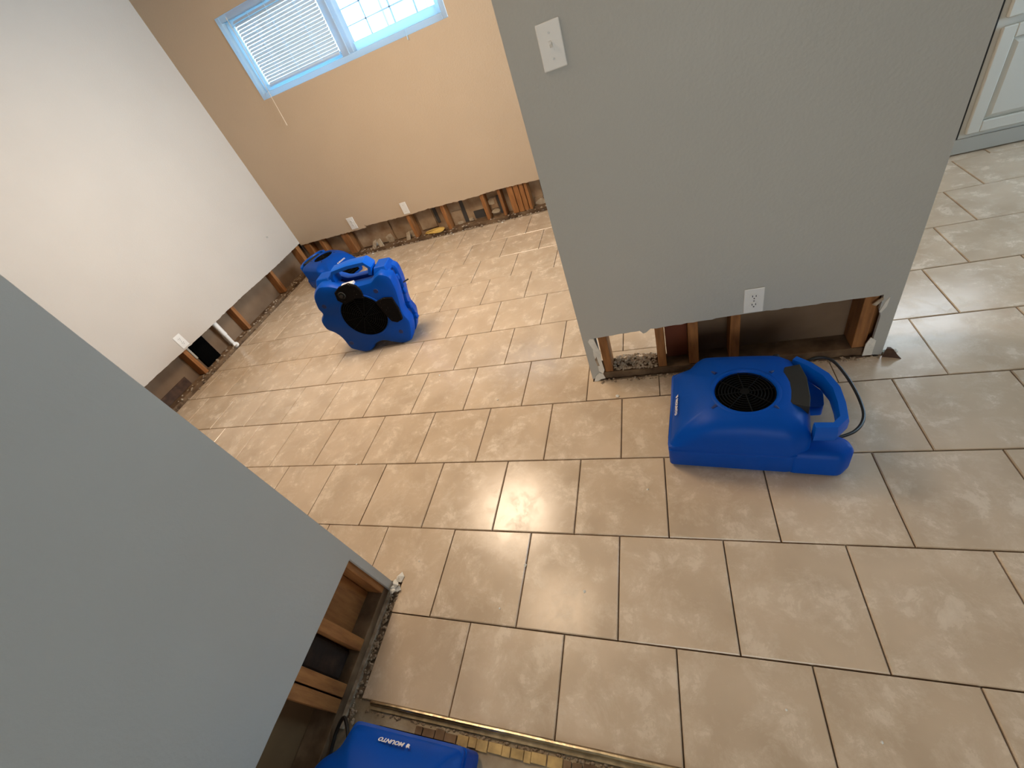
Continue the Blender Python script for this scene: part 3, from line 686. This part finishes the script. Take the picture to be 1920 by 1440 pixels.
# upright lobed air mover -------------------------------------
def air_mover_upright():
    p0 = (-3.736, 4.863); ang = math.atan2(.14, 1)
    e = empty('air_mover', (p0[0], p0[1], 0), 'blue air mover standing upright in the far room, black round grille facing out', 'air mover', 'blue plastic air movers', ang)
    # outline (u, z) seen from the front, right-handed
    pl = [(-.05, 0), (.12, .02), (.30, .17), (.50, .19), (.72, .06), (.87, .0), (1.08, .03), (1.20, .24), (1.29, .50), (1.24, .66), (1.26, .80), (1.33, 1.02), (1.38, 1.22), (1.40, 1.50), (1.22, 1.62),
          (1.06, 1.56), (.98, 1.50), (.80, 1.50), (.36, 1.52), (.20, 1.64), (-.05, 1.70), (-.20, 1.62), (-.33, 1.48), (-.40, 1.24), (-.36, 1.12), (-.53, .98), (-.54, .76), (-.40, .64), (-.34, .50), (-.33, .18)]
    pl = rounded(pl, .07, 2)
    def ring(k, t): return [(x, t, z) for x, z in inset(pl, k)]
    MB().loft([ring(.09, 0), ring(.03, .02), ring(.0, .07), ring(0, .24), ring(.03, .26)]).build('front_shell', 'blue', e, smooth=True)
    MB().loft([ring(.06, .25), ring(.06, .40)]).build('core', 'hole2', e)
    MB().loft([ring(.03, .38), ring(0, .40), ring(0, .56), ring(.04, .62), ring(.10, .64)]).build('rear_shell', 'blue', e, smooth=True)
    # bevelled roof blocks
    for (a, b_, z0, z1, t0, t1) in ((1.02, 1.34, 1.50, 1.66, .10, .60), (-.22, .12, 1.58, 1.74, .12, .58)):
        MB().add([(a, t0, z0), (b_, t0, z0), (b_, t1, z0), (a, t1, z0), (a + .05, t0 + .10, z1), (b_ - .04, t0 + .12, z1 - .02), (b_ - .04, t1 - .06, z1 - .02), (a + .05, t1 - .06, z1)],
                 [(0, 3, 2, 1), (4, 5, 6, 7), (0, 1, 5, 4), (1, 2, 6, 5), (2, 3, 7, 6), (3, 0, 4, 7)]).build('shell_shoulder', 'blue', e, bevel=.015)
    # carrying handle over the top
    hp = [(.20, 1.56), (.20, 1.70), (.28, 1.80), (.62, 1.82), (.95, 1.80), (1.02, 1.70), (.96, 1.56)]
    rings = []; path = [Vector((x, .30, z)) for x, z in hp]
    for i, p in enumerate(path):
        t = (path[min(i + 1, len(path) - 1)] - path[max(i - 1, 0)]).normalized(); a = Vector((t.z, 0, -t.x))
        rings.append([p + a * cx * .05 + Vector((0, cz * .14, 0)) for cx, cz in ((1, .6), (.6, 1), (-.6, 1), (-1, .6), (-1, -.6), (-.6, -1), (.6, -1), (1, -.6))])
    MB().loft(rings).build('handle', 'blue2', e, smooth=True)
    # round grille: local y negative is out of the face
    c = (.465, .87); r = .455
    T = lambda x, y, z: (c[0] + x, -.001 - z, c[1] + y)
    b = MB(); b.loft([[T(rr * math.cos(6.2832 * i / 48), rr * math.sin(6.2832 * i / 48), z) for i in range(48)] for rr, z in ((r + .05, -.02), (r + .03, .012), (r + .01, .014), (r, .0))], cap=False)
    b.build('grille_rim', 'blue', e, smooth=True)
    b = MB(); b.loft([[T(r * math.cos(6.2832 * i / 48), r * math.sin(6.2832 * i / 48), z) for i in range(48)] for z in (-.01, .002)]); b.build('fan_well', 'hole', e)
    g = MB()
    for i in range(1, 13): g.torus((0, 0, .014 + .012 * (1 - (i / 12) ** 2)), r * i / 12 * .99, .0062, 44, 4, T)
    for k in range(12):
        a = k * math.pi / 6; g.tube([T(.03 * math.cos(a), .03 * math.sin(a), .026), T(r * math.cos(a), r * math.sin(a), .014)], .006, 4)
    g.build('grille', 'grill', e)
    # two dusty black brackets
    for pts in ([(.20, 1.50), (.34, 1.58), (.56, 1.60), (.68, 1.52), (.72, 1.40), (.70, 1.24), (.52, 1.28), (.26, 1.22), (.16, 1.34)],
                [(.86, 1.10), (1.06, 1.14), (1.22, 1.10), (1.22, .84), (1.18, .60), (1.04, .56), (.94, .62), (.90, .80)]):
        b = MB().loft([[(x, y, z) for x, z in pts] for y in (-.04, .02)]); b.build('bracket', 'motor', e, bevel=.01)
    MB().torus((0, 0, 0), .06, .014, 20, 6, lambda x, y, z: (.32 + x, -.046 - z, 1.42 + y)).build('dial_ring', 'panel', e, smooth=True)
    MB().tube([(.32, -.03, 1.42), (.32, -.075, 1.42)], .035, 12).build('dial', 'dark', e)
    for x, z in ((.98, 1.30), (-.20, 1.28), (-.19, .34), (.98, .32)):
        MB().tube([(x, .01, z), (x, -.006, z)], [.055, .045], 10).build('screw_recess', 'hole2', e)
    MB().add([(-.10, .03, 1.585), (.12, .03, 1.60), (.13, .005, 1.555), (-.11, .005, 1.54)], [(0, 1, 2, 3)]).build('warning_sticker', 'label', e)
    b = MB().box((.34, .04, 1.50), (.60, .16, 1.555)); b.build('info_sticker', 'label', e)['label'] = 'small white sticker under the handle'
    # side cord wraps and zigzag ribs on the right flank
    for z in (.35, .62, .95, 1.25):
        MB().box((1.20 + .1 * (z > .8), .27, z), (1.33 + .05 * (z > .8), .37, z + .12)).build('side_rib', 'blue', e, bevel=.02)
    MB().tube([(1.30, .40, 1.12), (1.46, .48, 1.14)], .015, 6).build('cord_clip', 'dark', e)
    MB().tube([(1.28, .33, 1.0), (1.36, .33, .98)], .05, 10).build('knob', 'dark', e)
    return e
f2 = air_mover_upright()

# ------------------------------------------------------------------ crumbs on the tiles
crumbs = [(1.54, 3.04, .035, 'largest tan plaster crumb, on the tiles by the left end of the centre partition'),
          (1.91, 1.56, .018, 'white plaster crumb on the tiles left of the lying air mover'),
          (0.60, .62, .022, 'white plaster crumb across a tile joint in the middle foreground'),
          (1.27, .40, .016, 'upright white plaster crumb two tiles up from the gold edging'),
          (0.40, .16, .013, 'tiny white crumb just above the second row of tiles'),
          (-1.63, 3.89, .022, 'white crumb on the tiles right below the upright air mover'),
          (-.32, 3.16, .018, 'white crumb on the glossy tiles in mid floor'),
          (-.75, .58, .012, 'tiny pale crumb close to the end of the near grey partition'),
          (2.86, -.32, .010, 'tiny white crumb on the lower right tiles'),
          (3.41, -.42, .012, 'small white crumb nearest the lower right of the photo'),
          (-2.47, 2.0, .02, 'white crumb beside the near partition edge, on the left tiles'),
          (-1.75, 10.0, .04, 'larger white crumb at the foot of the far wall near the triple stud'),
          (-3.3, 9.98, .035, 'white crumb at the foot of the far wall, left of the lone stud'),
          (-6.2, 10.02, .06, 'white plaster lump at the foot of the far wall by the upright air mover')]
for x, y, r, lab in crumbs:
    b = MB(); chip(b, (0, 0, 0), r, .8); tag(b.build('plaster_crumb', 'gyps', loc=(x, y, .0005)), lab, 'crumb', 'plaster crumbs on the tiles')
b = MB(); ringp = [(0, 0), (.10, -.03), (.17, -.06), (.13, .05), (.05, .07)]
b.loft([[(x, y, 0) for x, y in ringp], [(x * .7 + .01, y * .7, .05) for x, y in ringp], [(x * .35 + .02, y * .4, .13) for x, y in ringp]])
tag(b.build('wood_scrap', 'scrap', loc=(4.63, 3.36, 0)), 'dark splintered wood scrap at the right foot of the centre partition', 'wood scrap')
b = MB()
for q in range(4): chip(b, (q * .035, random.uniform(-.02, .02), 0), .03, 1.2)
tag(b.build('plaster_chunk', 'gyps', loc=(4.68, 3.44, 0)), 'white plaster chunk behind the dark wood scrap', 'plaster')
b = MB(); chip(b, (0, 0, 0), .07, .6)
tag(b.build('plaster_chunk', 'gyps', loc=(-.92, .36, 0)), 'white plaster chunk at the end of the near grey partition', 'plaster')

# ------------------------------------------------------------------ outside the window
nh = empty('neighbour_house', (-6, 30, -1.5), 'pale neighbouring house seen through the right half of the window', 'house')
MB().box((-14, 0, 0), (16, 10, 13)).build('wall', 'stucco', nh)
MB().add([(-15, -1, 13), (17, -1, 13), (17, 11, 13), (-15, 11, 13), (-15, 5, 17), (17, 5, 17)], [(0, 1, 5, 4), (2, 3, 4, 5), (0, 4, 3), (1, 2, 5), (0, 3, 2, 1)]).build('roof', 'roof', nh)
for x in (-6, 2, 8):
    w = ringbox(MB(), x, x + 3, 5, 9, .25, -.1, .02, lambda s, t, h: (s, t, h)).build('window', 'toe', nh)
    MB().box((x + .25, -.02, 5.25), (x + 2.75, .01, 8.75)).build('pane', 'toe', w)
struct(MB().box((-60, YB + .8, -2), (60, 60, -1.5)).build('ground', 'lawn'))
